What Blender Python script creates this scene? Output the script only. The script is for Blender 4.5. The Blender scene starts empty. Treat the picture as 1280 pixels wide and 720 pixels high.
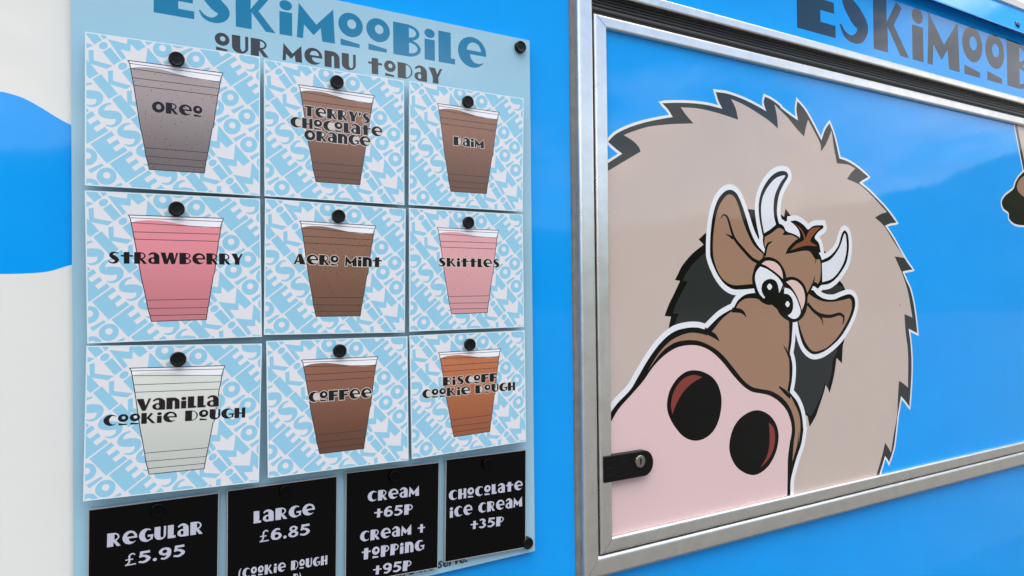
import bpy, math, random
import numpy as np
from mathutils import Vector, Matrix
from mathutils.geometry import delaunay_2d_cdt

# ------------------------------------------------------------------ camera
F = 890.0                       # focal length in photo pixels (1280 wide)
CAM_H, CAM_D = 1.65, 1.119      # camera height, distance to the van side
scene = bpy.context.scene
d = Vector((1490, 5, -F)).normalized()
v = Vector((-540, 64360, -F)).normalized()
v = (v - d * v.dot(d)).normalized()
n = v.cross(d)                                   # world Y (into the van) in camera space
W2C = Matrix((d, n, v)).transposed()             # columns: world axes in camera space
C2W = W2C.transposed()
cam_loc = Vector((0, -CAM_D, CAM_H))
cd = bpy.data.cameras.new('camera')
cam = bpy.data.objects.new('camera', cd)
scene.collection.objects.link(cam)
cam.matrix_world = Matrix.Translation(cam_loc) @ C2W.to_4x4()
cd.sensor_width = 36.0
cd.lens = 36.0 * F / 1280.0
cd.clip_start = 0.01
cd.clip_end = 2000
scene.camera = cam

# ------------------------------------------------------------------ sky, sun, exposure
SUN_EL, SUN_AZ = math.radians(44), math.radians(-62)      # behind the van: its side is in shade
CLOUD = 11.0
world = bpy.data.worlds.new('World')
scene.world = world
world.use_nodes = True
nt = world.node_tree
nt.nodes.clear()
def N(t, typ, **kw):
    nd = t.nodes.new(typ)
    for k, val in kw.items():
        if k.startswith('i_'):
            nd.inputs[k[2:].replace('_', ' ')].default_value = val
        else:
            setattr(nd, k, val)
    return nd
sky = N(nt, 'ShaderNodeTexSky', sky_type='NISHITA', sun_disc=False, sun_elevation=SUN_EL, sun_rotation=SUN_AZ)
sky.dust_density = 1.0
tc = N(nt, 'ShaderNodeTexCoord')
sep = N(nt, 'ShaderNodeSeparateXYZ')
nt.links.new(tc.outputs['Generated'], sep.inputs[0])
mx = N(nt, 'ShaderNodeMath', operation='MAXIMUM'); mx.inputs[1].default_value = 0.0
nt.links.new(sep.outputs['Z'], mx.inputs[0])
ad = N(nt, 'ShaderNodeMath', operation='ADD'); ad.inputs[1].default_value = 0.12
nt.links.new(mx.outputs[0], ad.inputs[0])
dv = N(nt, 'ShaderNodeVectorMath', operation='DIVIDE')
nt.links.new(tc.outputs['Generated'], dv.inputs[0]); nt.links.new(ad.outputs[0], dv.inputs[1])
cn = N(nt, 'ShaderNodeTexNoise', i_Scale=1.2, i_Detail=8.0, i_Roughness=0.55, i_Distortion=0.25)
cn.noise_dimensions = '4D'; cn.inputs['W'].default_value = 10.0
nt.links.new(dv.outputs[0], cn.inputs['Vector'])
# more cloud low over the horizon, broken blue higher up
lo = N(nt, 'ShaderNodeMapRange'); lo.inputs['From Min'].default_value = 0.305; lo.inputs['From Max'].default_value = 0.365
lo.inputs['To Min'].default_value = 0.035; lo.inputs['To Max'].default_value = -0.14
nt.links.new(sep.outputs['Z'], lo.inputs['Value'])
hi = N(nt, 'ShaderNodeMapRange'); hi.inputs['From Min'].default_value = 0.46; hi.inputs['From Max'].default_value = 0.62  # unseen cloud overhead, added to whiten and brighten the sky light
hi.inputs['To Min'].default_value = 0.0; hi.inputs['To Max'].default_value = 0.30
nt.links.new(sep.outputs['Z'], hi.inputs['Value'])
sh = N(nt, 'ShaderNodeMath', operation='ADD')
nt.links.new(lo.outputs[0], sh.inputs[0]); nt.links.new(hi.outputs[0], sh.inputs[1])
# a bank of cloud towards the far end of the square
ea = N(nt, 'ShaderNodeMapRange'); ea.inputs['From Min'].default_value = 0.765; ea.inputs['From Max'].default_value = 0.83
ea.inputs['To Min'].default_value = 0.0; ea.inputs['To Max'].default_value = 0.11
nt.links.new(sep.outputs['X'], ea.inputs['Value'])
se = N(nt, 'ShaderNodeMath', operation='ADD')
nt.links.new(sh.outputs[0], se.inputs[0]); nt.links.new(ea.outputs[0], se.inputs[1])
sh = se
sm = N(nt, 'ShaderNodeMath', operation='ADD')
nt.links.new(cn.outputs['Fac'], sm.inputs[0]); nt.links.new(sh.outputs[0], sm.inputs[1])
cr = N(nt, 'ShaderNodeMapRange', interpolation_type='SMOOTHSTEP')
cr.inputs['From Min'].default_value = 0.505; cr.inputs['From Max'].default_value = 0.585
nt.links.new(sm.outputs[0], cr.inputs['Value'])
mixc = N(nt, 'ShaderNodeMix', data_type='RGBA')
nt.links.new(cr.outputs[0], mixc.inputs['Factor'])
nt.links.new(sky.outputs[0], mixc.inputs['A'])
# clouds are brighter towards the sun
dt = N(nt, 'ShaderNodeVectorMath', operation='DOT_PRODUCT')
dt.inputs[1].default_value = (math.sin(SUN_AZ) * math.cos(SUN_EL), math.cos(SUN_AZ) * math.cos(SUN_EL), math.sin(SUN_EL))
nt.links.new(tc.outputs['Generated'], dt.inputs[0])
br = N(nt, 'ShaderNodeMapRange'); br.inputs['From Min'].default_value = -.5; br.inputs['From Max'].default_value = 1.0
br.inputs['To Min'].default_value = .55; br.inputs['To Max'].default_value = 2.2
nt.links.new(dt.outputs['Value'], br.inputs['Value'])
cc = N(nt, 'ShaderNodeVectorMath', operation='SCALE'); cc.inputs[0].default_value = (CLOUD, CLOUD * .96, CLOUD * .93)
n2 = N(nt, 'ShaderNodeTexNoise', i_Scale=1.9, i_Detail=6.0, i_Roughness=0.55)
nt.links.new(dv.outputs[0], n2.inputs['Vector'])
b2 = N(nt, 'ShaderNodeMapRange'); b2.inputs['From Min'].default_value = .35; b2.inputs['From Max'].default_value = .65
b2.inputs['To Min'].default_value = .75; b2.inputs['To Max'].default_value = 1.35
nt.links.new(n2.outputs['Fac'], b2.inputs['Value'])
bm = N(nt, 'ShaderNodeMath', operation='MULTIPLY')
nt.links.new(br.outputs[0], bm.inputs[0]); nt.links.new(b2.outputs[0], bm.inputs[1])
nt.links.new(bm.outputs[0], cc.inputs['Scale'])
nt.links.new(cc.outputs[0], mixc.inputs['B'])
bg = N(nt, 'ShaderNodeBackground'); bg.inputs['Strength'].default_value = 0.1
nt.links.new(mixc.outputs['Result'], bg.inputs['Color'])
wo = N(nt, 'ShaderNodeOutputWorld')
nt.links.new(bg.outputs[0], wo.inputs['Surface'])

sd = bpy.data.lights.new('sun', 'SUN'); sd.energy = 3.0; sd.angle = math.radians(0.5); sd.color = (1, .95, .88)
sun = bpy.data.objects.new('sun', sd); scene.collection.objects.link(sun)
sv = Vector((math.sin(SUN_AZ) * math.cos(SUN_EL), math.cos(SUN_AZ) * math.cos(SUN_EL), math.sin(SUN_EL)))
sun.rotation_euler = (-sv).to_track_quat('-Z', 'Y').to_euler()
sun.location = (0, 20, 30)

vs = scene.view_settings
vs.view_transform = 'Standard'; vs.look = 'None'; vs.gamma = 1; vs.use_curve_mapping = False
vs.exposure = 1.34

# ------------------------------------------------------------------ helpers: projection and outlines
def W(px, py, off=0.0):
    """photo pixel -> (x, z) in metres on the plane lying off metres in front of the van side"""
    r = C2W @ Vector((px - 640, 360 - py, -F))
    t = (-off - cam_loc.y) / r.y
    p = cam_loc + r * t
    return np.array((p.x, p.z))

VIEWS = {'A': (690, 0, 4), 'B': (960, 0, 4), 'C': (740, 170, 4), 'D': (960, 170, 4), 'E': (740, 340, 4), 'F': (960, 340, 4),
         'G': (690, 540, 4), 'H': (960, 540, 4), 'I': (745, 90, 5.3333), 'J': (860, 195, 5.3333), 'K': (860, 310, 5.3333),
         'L': (740, 400, 4.557), 'M': (740, 500, 4.557), 'N': (1190, 130, 4.5), 'P': (0, 0, 1), 'S': (80, 170, 4), 'T': (80, 340, 4)}
def parse(s):
    """'K 10,20 30,40! L 5,6' -> pixel points, corner flags (and widths when a third number is given)"""
    vx, vy, vs_ = VIEWS['P']
    pts, cor, wid = [], [], []
    for tok in s.split():
        if tok.isalpha():
            vx, vy, vs_ = VIEWS[tok]; continue
        c = tok.endswith('!')
        q = [float(a) for a in tok.rstrip('!').split(',')]
        pts.append((vx + q[0] / vs_, vy + q[1] / vs_)); cor.append(c)
        wid.append(q[2] / vs_ if len(q) > 2 else 0)
    return pts, cor, wid

def smooth(pts, cor=None, closed=True, sub=5, extra=None):
    """Hermite spline through the points, straight-ended at the points flagged as corners"""
    P = [np.array(p, float) for p in pts]; n_ = len(P)
    cor = cor or [False] * n_
    out, ex = [], []
    def tang(i):
        if closed: a, b = P[(i - 1) % n_], P[(i + 1) % n_]
        else: a, b = P[max(i - 1, 0)], P[min(i + 1, n_ - 1)]
        L = np.linalg.norm(b - P[i]) + np.linalg.norm(P[i] - a)
        return (b - a) / L if L > 0 else np.zeros(2)
    for i in range(n_ if closed else n_ - 1):
        j = (i + 1) % n_
        L = np.linalg.norm(P[j] - P[i])
        if L == 0: continue
        ch = (P[j] - P[i]) / L
        m0 = ch if cor[i] else tang(i); m1 = ch if cor[j] else tang(j)
        for k in range(sub):
            t = k / sub
            h00 = 2*t**3 - 3*t*t + 1; h10 = t**3 - 2*t*t + t; h01 = -2*t**3 + 3*t*t; h11 = t**3 - t*t
            out.append(h00 * P[i] + h10 * L * m0 + h01 * P[j] + h11 * L * m1)
            if extra: ex.append(extra[i] * (1 - t) + extra[j] * t)
            if cor[i] and cor[j] and not extra: break
    if not closed:
        out.append(P[-1])
        if extra: ex.append(extra[-1])
    return (np.array(out), ex) if extra else np.array(out)

def stroke_poly(c, w, rnd=False):
    """outline of a line c with full widths w"""
    c = np.array(c); m = len(c)
    Lf, Rt = [], []
    for i in range(m):
        t = c[min(i + 1, m - 1)] - c[max(i - 1, 0)]
        t = t / (np.linalg.norm(t) + 1e-12); nn = np.array((-t[1], t[0]))
        Lf.append(c[i] + nn * w[i] / 2); Rt.append(c[i] - nn * w[i] / 2)
    return np.array(Lf + Rt[::-1])

def area(p):
    x, y = p[:, 0], p[:, 1]
    return 0.5 * np.sum(x * np.roll(y, -1) - np.roll(x, -1) * y)

def offset(p, dist, lim=1.7):
    """push a closed outline outwards by dist"""
    p = np.array(p)
    keep = [i for i in range(len(p)) if np.linalg.norm(p[i] - p[i - 1]) > 1e-9]
    p = p[keep]
    if area(p) < 0: p = p[::-1]
    out = []
    m = len(p)
    for i in range(m):
        a = p[i] - p[i - 1]; b = p[(i + 1) % m] - p[i]
        a = a / np.linalg.norm(a); b = b / np.linalg.norm(b)
        na = np.array((a[1], -a[0])); nb = np.array((b[1], -b[0]))
        s = na + nb; q = 1 + na.dot(nb)
        cross = a[0] * b[1] - a[1] * b[0]
        if q < 0.25 and cross > 0:
            out += [p[i] + na * dist + a * dist * .6, p[i] + nb * dist - b * dist * .6]
        elif q < 0.05:
            out.append(p[i])
        else:
            mvec = s / q
            L = np.linalg.norm(mvec)
            if L > lim: mvec = mvec * lim / L
            out.append(p[i] + mvec * dist)
    return np.array(out)

def inside(poly, pts):
    """non-zero winding test, vectorised"""
    wn = np.zeros(len(pts), int)
    x, y = pts[:, 0], pts[:, 1]
    q = np.roll(poly, -1, axis=0)
    for (x0, y0), (x1, y1) in zip(poly, q):
        il = (x1 - x0) * (y - y0) - (x - x0) * (y1 - y0)
        wn += ((y0 <= y) & (y1 > y) & (il > 0)).astype(int)
        wn -= ((y0 > y) & (y1 <= y) & (il < 0)).astype(int)
    return wn != 0

class Item:
    """one printed shape: material, part it belongs to, loops [(sign, Nx2 in metres)]"""
    def __init__(s, mat, part, loops): s.mat, s.part, s.loops = mat, part, loops

def partition(items):
    """overlay the items like paint, last on top: one flat sheet with no two faces on top of each other.
    items[0] is the whole sheet. Returns {part: (verts, tris, mats)}"""
    vv, ee = [], []
    for it in items:
        for sg, p in it.loops:
            b = len(vv)
            m = len(p)
            for i, q in enumerate(p):
                vv.append(Vector((q[0] * 1000, q[1] * 1000)))
                ee.append((b + i, b + (i + 1) % m))
    r = delaunay_2d_cdt(vv, ee, [], 0, 1e-3)
    V = np.array([(a.x, a.y) for a in r[0]]) / 1000
    T = np.array([f for f in r[2] if len(f) == 3])
    cen = V[T].mean(axis=1)
    own = np.full(len(T), -1)
    for k, it in enumerate(items):
        allp = np.concatenate([p for sg, p in it.loops if sg > 0])
        lo_, hi_ = allp.min(axis=0), allp.max(axis=0)
        idx = np.nonzero((cen[:, 0] >= lo_[0]) & (cen[:, 0] <= hi_[0]) & (cen[:, 1] >= lo_[1]) & (cen[:, 1] <= hi_[1]))[0]
        if k: idx = idx[own[idx] >= 0]               # clipped by the sheet
        if not len(idx): continue
        ins = np.zeros(len(idx), bool)
        for sg, p in it.loops:
            h = inside(p, cen[idx])
            ins = (ins | h) if sg > 0 else (ins & ~h)
        own[idx[ins]] = k
    out = {}
    for part in dict.fromkeys(it.part for it in items):
        ks = [k for k, it in enumerate(items) if it.part == part]
        sel = np.isin(own, ks)
        if not sel.any(): continue
        tri = T[sel]; o = own[sel]
        used, inv = np.unique(tri, return_inverse=True)
        out[part] = (V[used], inv.reshape(-1, 3), [items[k].mat for k in o])
    return out

# ------------------------------------------------------------------ helpers: objects and materials
def tag(o, label=None, cat=None, group=None, kind=None):
    if label: o['label'] = label
    if cat: o['category'] = cat
    if group: o['group'] = group
    if kind: o['kind'] = kind
    return o
def empty(name, loc, label, cat, group=None):
    o = bpy.data.objects.new(name, None); scene.collection.objects.link(o)
    o.location = loc; o.empty_display_size = .05
    return tag(o, label, cat, group)
def mesh_obj(name, verts, faces, mats, parent=None, origin=None, fm=None, shade=False, bevel=0):
    me = bpy.data.meshes.new(name)
    og = Vector(origin) if origin is not None else Vector((0, 0, 0))
    me.from_pydata([tuple(Vector(q) - og) for q in verts], [], [tuple(int(i) for i in f) for f in faces])
    if not isinstance(mats, (list, tuple)): mats = [mats]
    for m in mats: me.materials.append(m)
    if fm is not None: me.polygons.foreach_set('material_index', [int(i) for i in fm])
    me.update()
    o = bpy.data.objects.new(name, me); scene.collection.objects.link(o)
    if parent is not None: o.parent = parent
    else: o.location = og
    if shade:
        for p in me.polygons: p.use_smooth = True
    if bevel:
        b = o.modifiers.new('bevel', 'BEVEL'); b.width = bevel; b.segments = 3; b.limit_method = 'ANGLE'
        b.angle_limit = math.radians(40)
    return o
def sheet_obj(name, data, off, parent, origin):
    name = name.split('#')[0]
    """a printed part from partition(): facing the street (-y)"""
    V, T, mats = data
    um = list(dict.fromkeys(mats))
    verts = [(p[0], -off, p[1]) for p in V]
    faces = []
    for t in T:
        a, b, c = V[t[0]], V[t[1]], V[t[2]]
        ccw = (b[0] - a[0]) * (c[1] - a[1]) - (b[1] - a[1]) * (c[0] - a[0]) > 0
        faces.append(t if ccw else t[::-1])          # ccw in x,z faces -y
    return mesh_obj(name, verts, faces, [M[m] for m in um], parent, origin, [um.index(m) for m in mats])

M = {}
def s2l(c):
    c = c / 255.0
    return c / 12.92 if c <= .04045 else ((c + .055) / 1.055) ** 2.4
def mat(name, rgb, rough=.25, spec=.5, metal=0, bump=0, bscale=20, var=0, vscale=8, speck=None, grad=None, coat=0, lin=False, brush=None):
    m = bpy.data.materials.new(name); m.use_nodes = True
    t = m.node_tree; b = t.nodes['Principled BSDF']
    col = tuple(rgb) if lin else tuple(s2l(c) for c in rgb)
    b.inputs['Base Color'].default_value = (*col, 1)
    b.inputs['Roughness'].default_value = rough
    b.inputs['Specular IOR Level'].default_value = spec
    b.inputs['Metallic'].default_value = metal
    b.inputs['Coat Weight'].default_value = coat
    tc_ = N(t, 'ShaderNodeTexCoord')
    src = tc_.outputs['Object']
    last = None
    if var:
        nz = N(t, 'ShaderNodeTexNoise', i_Scale=vscale, i_Detail=6.0, i_Roughness=.6)
        t.links.new(src, nz.inputs['Vector'])
        mr = N(t, 'ShaderNodeMapRange'); mr.inputs['From Min'].default_value = .3; mr.inputs['From Max'].default_value = .7
        mr.inputs['To Min'].default_value = 1 - var; mr.inputs['To Max'].default_value = 1 + var
        t.links.new(nz.outputs['Fac'], mr.inputs['Value'])
        mm = N(t, 'ShaderNodeVectorMath', operation='SCALE'); mm.inputs[0].default_value = col
        t.links.new(mr.outputs[0], mm.inputs['Scale'])
        last = mm.outputs[0]
    if grad:
        z0g, z1g, mlo, mhi = grad          # printed shade from the foot to the rim of the drawn cup
        sz = N(t, 'ShaderNodeSeparateXYZ'); t.links.new(src, sz.inputs[0])
        gr = N(t, 'ShaderNodeMapRange', interpolation_type='SMOOTHSTEP')
        gr.inputs['From Min'].default_value = z0g; gr.inputs['From Max'].default_value = z1g
        gr.inputs['To Min'].default_value = mlo; gr.inputs['To Max'].default_value = mhi
        t.links.new(sz.outputs[2], gr.inputs['Value'])
        mg = N(t, 'ShaderNodeVectorMath', operation='SCALE'); mg.inputs[0].default_value = col
        t.links.new(gr.outputs[0], mg.inputs['Scale'])
        last = mg.outputs[0]
    if speck:
        scol, ssc, thr = speck
        vo = N(t, 'ShaderNodeTexVoronoi', i_Scale=ssc); vo.inputs['Randomness'].default_value = 1
        t.links.new(src, vo.inputs['Vector'])
        # random size per cell: only some cells carry a crumb
        sx = N(t, 'ShaderNodeSeparateColor'); t.links.new(vo.outputs['Color'], sx.inputs[0])
        ml = N(t, 'ShaderNodeMath', operation='POWER'); ml.inputs[1].default_value = 4.0
        t.links.new(sx.outputs[0], ml.inputs[0])
        m2 = N(t, 'ShaderNodeMath', operation='MULTIPLY'); m2.inputs[1].default_value = thr
        t.links.new(ml.outputs[0], m2.inputs[0])
        ls = N(t, 'ShaderNodeMath', operation='LESS_THAN')
        t.links.new(vo.outputs['Distance'], ls.inputs[0]); t.links.new(m2.outputs[0], ls.inputs[1])
        mixn = N(t, 'ShaderNodeMix', data_type='RGBA')
        t.links.new(ls.outputs[0], mixn.inputs['Factor'])
        if last: t.links.new(last, mixn.inputs['A'])
        else: mixn.inputs['A'].default_value = (*col, 1)
        mixn.inputs['B'].default_value = (*[s2l(c) for c in scol], 1)
        last = mixn.outputs['Result']
    if last: t.links.new(last, b.inputs['Base Color'])
    if bump:
        nb = N(t, 'ShaderNodeTexNoise', i_Scale=bscale, i_Detail=3.0)
        mp = N(t, 'ShaderNodeMapping')
        if brush: mp.inputs['Scale'].default_value = brush
        t.links.new(src, mp.inputs['Vector']); t.links.new(mp.outputs[0], nb.inputs['Vector'])
        bp = N(t, 'ShaderNodeBump'); bp.inputs['Strength'].default_value = 1.0; bp.inputs['Distance'].default_value = bump
        t.links.new(nb.outputs['Fac'], bp.inputs['Height'])
        t.links.new(bp.outputs[0], b.inputs['Normal'])
    if brush or metal:
        nr = N(t, 'ShaderNodeTexNoise', i_Scale=30.0, i_Detail=5.0)
        t.links.new(src, nr.inputs['Vector'])
        rr = N(t, 'ShaderNodeMapRange'); rr.inputs['To Min'].default_value = rough * .7; rr.inputs['To Max'].default_value = rough * 1.4
        t.links.new(nr.outputs['Fac'], rr.inputs['Value']); t.links.new(rr.outputs[0], b.inputs['Roughness'])
    M[name] = m
    return m

# vinyl on the van: glossy, very slightly wavy
VB = dict(rough=.055, spec=.34, bump=.0009, bscale=3.0)
mat('blue vinyl', (.0, .30, .80), lin=True, var=.035, vscale=5, **VB)
mat('white paint', (.70, .70, .67), lin=True, var=.025, vscale=3, **VB)
mat('navy vinyl', (.003, .026, .055), lin=True, rough=.04, spec=.47, bump=.0005, bscale=3.0)
mat('sticker white', (.68, .70, .74), lin=True, **VB)
mat('hood crease', (.54, .455, .41), lin=True, **VB)
mat('hood tan', (.49, .405, .362), lin=True, var=.02, speck=((150, 134, 128), 9, .035), **VB)
mat('hood charcoal', (.028, .033, .036), lin=True, **VB)
mat('hood lining', (.018, .022, .023), lin=True, **VB)
mat('print black', (.0025, .0025, .0025), lin=True, **{**VB, 'spec': .2})
mat('cow brown', (.30, .175, .115), lin=True, **VB)
mat('snout pink', (.65, .47, .47), lin=True, **VB)
mat('lid pink', (.65, .47, .43), lin=True, **VB)
mat('nostril red', (.20, .036, .028), lin=True, **VB)
mat('hair rust', (.21, .065, .03), lin=True, **VB)
mat('horn white', (.64, .66, .73), lin=True, **VB)
# board and cards
CB = dict(rough=.17, spec=.32, bump=.0016, bscale=6.0)
mat('board blue', (.30, .50, .62), lin=True, rough=.10, bump=.0004, bscale=4.0, var=.02)
mat('board edge', (.45, .68, .80), lin=True, rough=.3)
mat('heading blue', (.008, .17, .33), lin=True, rough=.12)
mat('heading grey', (.04, .04, .042), lin=True, rough=.12)
mat('card white', (.67, .665, .70), lin=True, **CB)
mat('card rim', (.60, .72, .76), lin=True, **CB)
mat('card blue', (.26, .52, .68), lin=True, **CB)
mat('card line', (.03, .03, .045), lin=True, **CB)
mat('card black', (.010, .009, .011), lin=True, **CB)
mat('halo', (.55, .50, .47), lin=True, **CB)
mat('foam', (.78, .78, .82), lin=True, **CB)
mat('cup grey', (.27, .225, .225), grad=(.03,.16,.55,1.35), lin=True, speck=((66, 58, 66), 430, .32), **CB)
mat('cup chocolate orange', (.235, .125, .088), grad=(.03,.16,.62,1.2), lin=True, **CB)
mat('cup caramel brown', (.235, .125, .088), grad=(.03,.16,.62,1.2), lin=True, speck=((104, 70, 52), 430, .4), **CB)
mat('cup strawberry', (.63, .225, .265), grad=(.03,.16,.78,1.12), lin=True, **CB)
mat('cup mint brown', (.20, .105, .07), grad=(.03,.16,.75,1.2), lin=True, speck=((88, 62, 48), 430, .4), **CB)
mat('cup pale pink', (.62, .32, .34), grad=(.03,.16,.88,1.08), lin=True, speck=((200, 130, 134), 430, .45), **CB)
mat('cup vanilla', (.56, .58, .54), grad=(.03,.16,.86,1.12), lin=True, **CB)
mat('cup coffee', (.19, .085, .055), grad=(.03,.16,.62,1.3), lin=True, **CB)
mat('cup biscuit', (.38, .13, .06), grad=(.03,.16,.72,1.2), lin=True, speck=((140, 76, 48), 430, .4), **CB)
mat('price black', (.0015, .0015, .002), lin=True, rough=.22, spec=.12)
mat('price rim', (.30, .30, .30), lin=True, rough=.3)
mat('price white', (.46, .47, .56), lin=True, rough=.25)
mat('magnet black', (.0025, .0025, .003), lin=True, rough=.32, spec=.25, bump=.0002, bscale=300)
mat('aluminium', (.78, .77, .75), lin=True, rough=.29, metal=1, var=.06, vscale=35, bump=.00012, bscale=40, brush=(1, 1, 1))
mat('rubber', (.004, .0045, .006), lin=True, rough=.28, spec=.4)
mat('seal grey', (.16, .155, .15), lin=True, rough=.6, var=.2, vscale=40)
mat('latch black', (.002, .002, .002), lin=True, rough=.35, spec=.22)
mat('key steel', (.30, .28, .24), lin=True, rough=.45, metal=1, var=.2, vscale=300)
mat('magnet gloss', (.001, .001, .0012), lin=True, rough=.25, spec=.10)
mat('tyre black', (.02, .02, .02), lin=True, rough=.8)
mat('wheel grey', (.5, .5, .5), lin=True, rough=.35, metal=1)
mat('asphalt', (.05, .049, .046), lin=True, rough=.9, var=.3, vscale=3, bump=.004, bscale=120)
mat('hill green', (.022, .030, .014), lin=True, rough=.95, var=.5, vscale=.15)

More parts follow.
